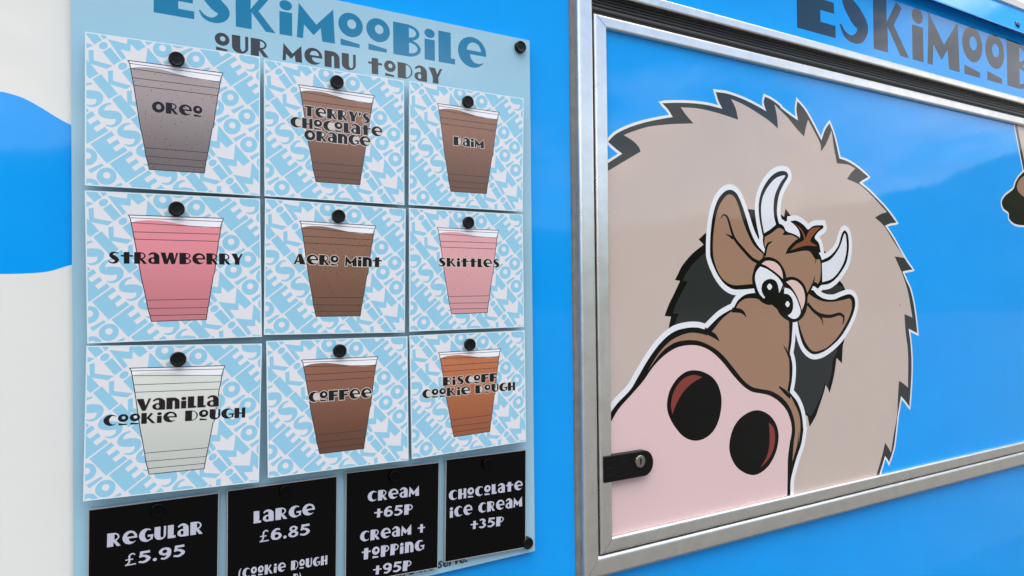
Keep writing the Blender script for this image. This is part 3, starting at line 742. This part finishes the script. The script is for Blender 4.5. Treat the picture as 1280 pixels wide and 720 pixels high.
# latch: a flat black plate with one round end, key cylinder in it
LO = .0155
a_, b_ = W(751.5, 570.5, LO), W(755, 603.2, LO)
e_ = W(814.5, 575, LO)
zc = (a_[1] + b_[1]) / 2; hh = (a_[1] - b_[1]) / 2; xl = (a_[0] + b_[0]) / 2
prof2 = [(xl, zc - hh), *[(e_[0] - hh * .95 + hh * .95 * math.cos(t), zc + hh * math.sin(t)) for t in np.linspace(-math.pi / 2, math.pi / 2, 17)], (xl, zc + hh)]
k_ = len(prof2)
lv = [(x, -.0185, z) for x, z in prof2] + [(x, -LO - .006, z) for x, z in prof2]
lf = [tuple(range(k_, 2 * k_))] + [(i, (i + 1) % k_, k_ + (i + 1) % k_, k_ + i) for i in range(k_)]
# foot of the latch against the panel, right of the trim
lv2 = [(max(x, xp + .001), -PO - .0002, z) for x, z in prof2]
b0 = len(lv); lv += lv2 + [(max(x, xp + .001), -.0186, z) for x, z in prof2]
lf += [(b0 + i, b0 + (i + 1) % k_, b0 + k_ + (i + 1) % k_, b0 + k_ + i) for i in range(k_)]
latch = mesh_obj('latch', lv, lf, M['latch black'], hp, VO, bevel=.0018)
kc = W(800, 576.7, LO + .007)
kv, kf = [], []
for k in range(24):
    a = 2 * math.pi * k / 24
    for r_, y_ in ((.0125, -LO - .005), (.0125, -LO - .0085), (.011, -LO - .0095)):
        kv.append((kc[0] + r_ * math.cos(a), y_, kc[1] + r_ * math.sin(a)))
for k in range(24):
    b, c = 3 * k, 3 * ((k + 1) % 24)
    kf += [(b, c, c + 1, b + 1), (b + 1, c + 1, c + 2, b + 2)]
kf.append(tuple(3 * k + 2 for k in range(24)))
kb = len(kv)
kv += [(kc[0] - .0016, -LO - .0098, kc[1] - .006), (kc[0] + .0016, -LO - .0098, kc[1] - .006), (kc[0] + .0022, -LO - .0098, kc[1] + .006), (kc[0] - .0022, -LO - .0098, kc[1] + .006)]
kf.append((kb, kb + 1, kb + 2, kb + 3))
# key cylinder would be a level too deep under the latch: it sits beside it on the hatch
mesh_obj('key_cylinder', kv, kf, [M['key steel'], M['latch black']], hp, VO, [0] * (len(kf) - 1) + [1])
# moulded grip ribs of the latch
for (u0, v0, u1, v1) in ((757, 587, 768, 584.5), (756.5, 596.2, 767.5, 593.5), (777, 578.5, 783, 577)):
    p0, p1 = W(u0, v0, LO + .006), W(u1, v1, LO + .006)
    x0, x1, z_ = p0[0], p1[0], (p0[1] + p1[1]) / 2
    mesh_obj('grip_rib', [(x0, -LO - .0058, z_ - .0018), (x1, -LO - .0058, z_ - .0018), (x1, -LO - .0058, z_ + .0018), (x0, -LO - .0058, z_ + .0018), (x0, -LO - .0065, z_), (x1, -LO - .0065, z_)],
             [(0, 1, 5, 4), (4, 5, 2, 3), (0, 4, 3), (1, 2, 5)], M['latch black'], hp, VO)

# ------------------------------------------------------------------ the menu board
BO = .010                                              # its front stands 10 mm off the van side
TL, TR, BR, BL = [W(*p, BO) for p in ((88, -69.5), (662, 50.7), (668.6, 688.7), (92.5, 824))]
quad = np.array([BL, BR, TR, TL])
bo = Vector((BL[0], -BO, BL[1]))
board = empty('menu_board', bo, 'tall pale blue menu board fixed to the side of the van left of the hatch', 'menu board')
items = [Item('board blue', 'panel', [(1, quad)])]
items += text('ESKiMooBiLe', (192, 15.3), (608, 87.6), 48, 'heading blue', 'heading', BO, gap=.10)
items += text('oUR MenU toDaY', (268.5, 62), (553, 105.6), 22.5, 'heading grey', 'subheading', BO, gap=.12, space=.62)
parts = partition(items)
pn = sheet_obj('panel', parts['panel'], BO, board, bo)
for nm in parts:
    if nm != 'panel': sheet_obj(nm, parts[nm], BO, board, bo)
def edges(name, q4, front, back, m, parent, og):
    """side walls and back of a flat sheet"""
    vv = [(p[0], -front, p[1]) for p in q4] + [(p[0], -back, p[1]) for p in q4]
    return mesh_obj(name, vv, [(0, 4, 5, 1), (1, 5, 6, 2), (2, 6, 7, 3), (3, 7, 4, 0), (4, 7, 6, 5)], m, parent, og)
edges('board_rim', quad, BO, .004, M['board edge'], board, bo)
def spacer(q4, back, parent, og):
    c = q4.mean(axis=0); e = .02
    sq = np.array([(c[0] - e, c[1] - e), (c[0] + e, c[1] - e), (c[0] + e, c[1] + e), (c[0] - e, c[1] + e)])
    vv = [(p[0], -back + .0002, p[1]) for p in sq] + [(p[0], -BO - .0002, p[1]) for p in sq]
    mesh_obj('spacer', vv, [(0, 4, 5, 1), (1, 5, 6, 2), (2, 6, 7, 3), (3, 7, 4, 0)], M['rubber'], parent, og)
# small print along the foot of the board, mostly covered by the price cards
fc = bpy.data.curves.new('footnote', 'FONT'); fc.body = 'or before we serve.'; fc.size = .024; fc.shear = .15; fc.offset = .0006
fo = bpy.data.objects.new('footnote', fc); scene.collection.objects.link(fo)
bpy.context.view_layer.update()
fm = bpy.data.meshes.new_from_object(fo.evaluated_get(bpy.context.evaluated_depsgraph_get()))
bpy.data.objects.remove(fo); bpy.data.curves.remove(fc)
fm.name = 'footnote'; fm.materials.clear(); fm.materials.append(M['heading grey'])
E = W(584, 702.0, BO); wmax = max(q_.co.x for q_ in fm.vertices)
for q_ in fm.vertices:
    x, z = E[0] - wmax + q_.co.x, E[1] + q_.co.y
    q_.co = Vector((x, -BO - .0004, z)) - bo
fo = bpy.data.objects.new('footnote', fm); scene.collection.objects.link(fo); fo.parent = board

# ------------------------------------------------------------------ menu cards
CO = .027
def homog(src, dst):
    Am, bv = [], []
    for (x, y), (u, w_) in zip(src, dst):
        Am.append([x, y, 1, 0, 0, 0, -u * x, -u * y]); bv.append(u)
        Am.append([0, 0, 0, x, y, 1, -w_ * x, -w_ * y]); bv.append(w_)
    h = np.linalg.solve(np.array(Am), np.array(bv))
    return np.append(h, 1).reshape(3, 3)
def ap(Hm, pts):
    q_ = np.c_[np.array(pts, float), np.ones(len(pts))] @ Hm.T
    return q_[:, :2] / q_[:, 2:]
UNIT = [(0, 0), (1, 0), (1, 1), (0, 1)]                # u right, v down
CQ = [((106.3,39.5),(325,70.8),(325,245),(106,231.5)), ((330,74),(505,101),(505.5,256.2),(330.7,245)), ((512,101),(654.5,123),(653.3,264.5),(511.3,256)),
      ((106,238),(325,248.3),(327.5,421),(109,429.3)), ((331.5,248),(507,261),(506,415.5),(330,418.7)), ((511.7,260),(653.3,268),(655,408.7),(512,414.5)),
      ((108,432.5),(327.5,429.5),(323.75,602.5),(103.75,626.7)), ((333,426.2),(509.3,420.5),(510.7,575.2),(335,597.5)), ((512,419.5),(655.7,413),(657.5,551.7),(515,574))]
H4 = homog(CQ[3], UNIT)
def ref(s): return ap(H4, parse(s)[0])                 # cup artwork measured on the fourth card
CW, CHh = .2285, .210
# printed pattern: the shop's letters in rows at 45 degrees
PAT = []
p0 = np.array((.02633, .17827)); rd = np.array((.027393, -.021856)); rw = np.array((.023388, .024994))    # first letter, one letter unit, next row
upv = np.array((rd[1], -rd[0])) / np.linalg.norm(rd)
cap = .0322
tot, gl = layout('ESKiMoo', .035)
per = tot + .035
for row in range(-9, 10):
    for rep in range(-3, 4):
        o_ = p0 + rw * row + rd * per * rep
        for ch, x in gl:
            c0 = o_ + rd * (x + .4) + upv * cap / 2
            if not (-.03 < c0[0] < CW + .03 and -.03 < c0[1] < CHh + .03): continue
            PAT.append([(sg, (o_ + np.outer(p[:, 0] + x, rd) + np.outer(p[:, 1] * cap, upv)) / (CW, CHh)) for sg, p in GL[ch][1]])
def clip_rect(p, x0, y0, x1, y1):
    """Sutherland-Hodgman against the card's printed area"""
    p = [tuple(q_) for q_ in p]
    for ax, lim, sgn in ((0, x0, 1), (0, x1, -1), (1, y0, 1), (1, y1, -1)):
        out = []
        for i, q_ in enumerate(p):
            r_ = p[i - 1]
            qi = sgn * (q_[ax] - lim) >= 0; ri = sgn * (r_[ax] - lim) >= 0
            if qi != ri:
                t = (lim - r_[ax]) / (q_[ax] - r_[ax])
                out.append((r_[0] + t * (q_[0] - r_[0]), r_[1] + t * (q_[1] - r_[1])))
            if qi: out.append(q_)
        p = out
        if len(p) < 3: return None
    return np.array(p)
mgx, mgy = .007, .007
PATC = []
for lp in PAT:
    l2 = [(sg, clip_rect(p, mgx, mgy, 1 - mgx, 1 - mgy)) for sg, p in lp]
    l2 = [(sg, p) for sg, p in l2 if p is not None]
    if any(sg > 0 for sg, p in l2): PATC.append(l2)
# cup outline and its ring lines
cupL = ref('S 323,395 331,412 335,432 345,479 352,516 385,700 T 385,20 412,141 419,182 430,218 437,247')
cupR = ref('S 797,412 790,432 785,447 780,491 773,527 752,690 T 748,10 728,135 720,178 715,212 712,238')
CUP = np.concatenate([cupL, cupR[::-1]])
RING = [ref(s) for s in ('S 330,409 791,428', 'S 336,433 785,459', 'S 345,479 780,491', 'S 352,516 773,527', 'T 412,141 728,135', 'T 419,182 720,178', 'T 430,218 715,212')]
WAVE = smooth([tuple(q_) for q_ in ref('S 334,432 370,424 420,421 480,423 520,429 580,440 640,450 720,458 785,454')], None, False, 4)
FOAM = np.concatenate([cupL[:3], WAVE, cupR[:3][::-1]])
def seg_line(p, wx=.0030):
    """thin printed line along uv points, about 0.7 mm wide"""
    q_ = np.array(p) * (CW, CHh)
    return stroke_poly(q_, [wx * .40] * len(q_)) / (CW, CHh)
OUTL = [seg_line(cupL), seg_line(cupR), seg_line([cupL[0], cupR[0]]), seg_line([cupL[-1], cupR[-1]])] + [seg_line(r_, .0022) for r_ in RING]

CARDS = [
 ('menu card with a purple grey cup, top left of the board', 'cup grey', [('OReo', (190,140), (253,146.5), 14, None)]),
 ('menu card with a brown cup behind three lines of lettering, top row middle', 'cup chocolate orange', [("TeRRY'S", (380.5,144.8), (463,154.6), 13, 'halo'), ('CHoCoLate', (363,158.5), (478,171), 13, 'halo'), ('ORanGe', (380.5,174.7), (463,183.3), 13, 'halo')]),
 ('menu card with a brown cup and one short word, top right of the board', 'cup caramel brown', [('DaiM', (567,181.3), (605,185.5), 11, 'halo')]),
 ('menu card with a bright pink strawberry cup, left of the middle row', 'cup strawberry', [('StRaWBeRRY', (135,329.5), (303.5,331), 15, None)]),
 ('menu card with a speckled brown mint cup in the centre of the board', 'cup mint brown', [('AeRo Mint', (367,330), (477,334.2), 13, 'halo')]),
 ('menu card with a pale pink speckled cup, right of the middle row', 'cup pale pink', [('SKittLeS', (548,333), (624.5,334.5), 11, 'halo')]),
 ('menu card with a white vanilla cup, bottom left of the cup cards', 'cup vanilla', [('VaniLLa', (170.3,514), (273.4,508), 15, 'halo'), ('CooKie DoUGH', (129,533), (306.5,522), 14, None)]),
 ('menu card with a dark brown coffee cup, bottom row middle', 'cup coffee', [('CoFFee', (385.7,503), (464.5,497), 13, 'halo')]),
 ('menu card with an orange brown cup, bottom right of the cup cards', 'cup biscuit', [('BiSCoFF', (553.7,482.5), (621.7,476.7), 11, 'halo'), ('CooKie DoUGH', (528,498.3), (643.9,487.7), 11, 'halo')]),
]
rnd = random.Random(7)
for ci, (lab, cm, lines) in enumerate(CARDS):
    Hq = homog(UNIT, CQ[ci])
    co = CO + rnd.uniform(-.0012, .0012)
    def tw_(uv): return np.array([W(a, b, co) for a, b in ap(Hq, uv)])
    q4 = tw_([(0, 1), (1, 1), (1, 0), (0, 0)])
    og = Vector((q4[0][0], -co, q4[0][1]))
    card = empty('menu_card', og, lab, 'menu card', 'cup cards on the menu board')
    its = [Item('card rim', 'sheet', [(1, q4)]), Item('card white', 'sheet', [(1, tw_([(mgx, 1 - mgy), (1 - mgx, 1 - mgy), (1 - mgx, mgy), (mgx, mgy)]))])]
    its += [Item('card blue', 'sheet', [(sg, tw_(p)) for sg, p in lp]) for lp in PATC]
    its.append(Item(cm, 'cup_picture', [(1, tw_(CUP))]))
    its.append(Item('foam', 'cup_picture', [(1, tw_(FOAM))]))
    its += [Item('card line', 'cup_picture', [(1, tw_(p))]) for p in OUTL]
    for (s_, a, b, h_, hal) in lines:
        its += text(s_, a, b, h_, 'card black', 'lettering', co, hal, gap=.08, space=.5, hw=.0009)
    pr = partition(its)
    for nm in pr: sheet_obj(nm, pr[nm], co, card, og)
    edges('backing', q4, co, co - .003, M['card rim'], card, og)
    spacer(q4, co - .003, card, og)

# ------------------------------------------------------------------ black price cards
PC = [('black price card lettered for the regular size, lowest left on the board', ((110.5,637),(273.7,615.5),(271.7,770),(109,803)),
       [('ReGULaR', (133.7,684.3), (253,667), 17), ('\u00a35.95', (155.7,707.8), (231.5,694.7), 15)]),
      ('black price card lettered for the large size, second from the left', ((284,613),(421.5,594.7),(420.3,736),(283.3,764)),
       [('LaRGe', (317,654.5), (393.5,643), 15), ('\u00a36.85', (324,678), (387.5,668.3), 14.5), ('(CooKie DoUGH', (298,723.5), (409,705.5), 12), ('P)', (366,729.5), (376,728), 12)]),
      ('black price card listing cream and topping extras, third from the left', ((432.5,590.7),(549,577.5),(547.2,710),(431.5,731)),
       [('CReaM', (459.5,627.5), (523.7,619.5), 13), ('+65P', (467.5,647.7), (515.5,642.5), 13), ('CReaM +', (450,677.5), (531,665.3), 13), ('toPPinG', (452,700), (529.7,687.7), 14), ('+95P', (466,719), (513.7,712.7), 13)]),
      ('black price card for chocolate ice cream, rightmost and shortest in view', ((557.5,574),(657.5,562),(657,684.5),(556,703.3)),
       [('CHoCoLate', (561,625.8), (653.3,612), 12.5), ('iCe CReaM', (562,647.5), (652.7,632.7), 13), ('+35P', (588,662), (629.3,657), 12)])]
for lab, cq, lines in PC:
    co = .0180
    Hq = homog(UNIT, cq)
    def tw_(uv): return np.array([W(a, b, co) for a, b in ap(Hq, uv)])
    q4 = tw_([(0, 1), (1, 1), (1, 0), (0, 0)])
    og = Vector((q4[0][0], -co, q4[0][1]))
    card = empty('price_card', og, lab, 'price card', 'black price cards along the foot of the board')
    e1, e2 = .006, .0075
    its = [Item('price rim', 'sheet', [(1, q4)]), Item('price black', 'sheet', [(1, tw_([(e1, 1 - e2), (1 - e1, 1 - e2), (1 - e1, e2), (e1, e2)]))])]
    for (s_, a, b, h_) in lines:
        its += text(s_, a, b, h_, 'price white', 'lettering', co, None, gap=.13, space=.55)
    pr = partition(its)
    for nm in pr: sheet_obj(nm, pr[nm], co, card, og)
    edges('backing', q4, co, co - .003, M['price rim'], card, og)
    spacer(q4, co - .003, card, og)

# ------------------------------------------------------------------ magnets
def magnet(px, py, base, rad, thick, label, group, mt='magnet black'):
    c = W(px, py, base + thick)
    seg = 32
    prof_ = [(rad, 0), (rad, thick * .78), (rad * .96, thick * .92), (rad * .88, thick), (rad * .80, thick * .985), (rad * .74, thick * .93), (rad * .3, thick * .95)]
    vv, ff = [], []
    for i in range(seg):
        a = 2 * math.pi * i / seg
        for r_, h_ in prof_: vv.append((r_ * math.cos(a), -h_, r_ * math.sin(a)))
    k = len(prof_)
    for i in range(seg):
        for j in range(k - 1):
            b, e = i * k + j, ((i + 1) % seg) * k + j
            ff.append((b, e, e + 1, b + 1))
    ff.append(tuple(i * k + k - 1 for i in range(seg)))
    o = mesh_obj('magnet', vv, ff, M[mt], shade=True)
    o.location = (c[0], -base, c[1])
    return tag(o, label, 'magnet', group)
MG = [(221,73.3,'purple grey cup card at the top left'), (422,102,'brown cup card in the middle of the top row'), (586,126.7,'brown cup card at the top right'),
      (221,260.8,'bright pink strawberry cup card'), (424,270,'brown mint cup card at the centre'), (586.7,278,'pale pink cup card'),
      (223,449.2,'white vanilla cup card'), (425.5,438.8,'dark brown coffee cup card'), (588.5,430.8,'orange brown cup card')]
for px, py, w_ in MG:
    magnet(px, py, CO + .0013, .0104, .0055, 'round black magnet pinning the ' + w_, 'magnets on the cup cards')
for px, py, w_ in ((197.5,638.5,'regular size price card'), (357.7,614.5,'large size price card'), (493.7,596,'cream extras price card'), (610,580.5,'chocolate ice cream price card')):
    magnet(px, py, 0.0181, .0095, .005, 'round black magnet barely showing on the black ' + w_, 'magnets on the black price cards', 'magnet gloss')
magnet(652, 58, BO, .0108, .008, 'black round fixing knob in the top right corner of the menu board', 'fixing knobs at the board corners')
magnet(661, 679.7, BO, .0108, .010, 'black round fixing knob in the bottom right corner of the menu board', 'fixing knobs at the board corners')
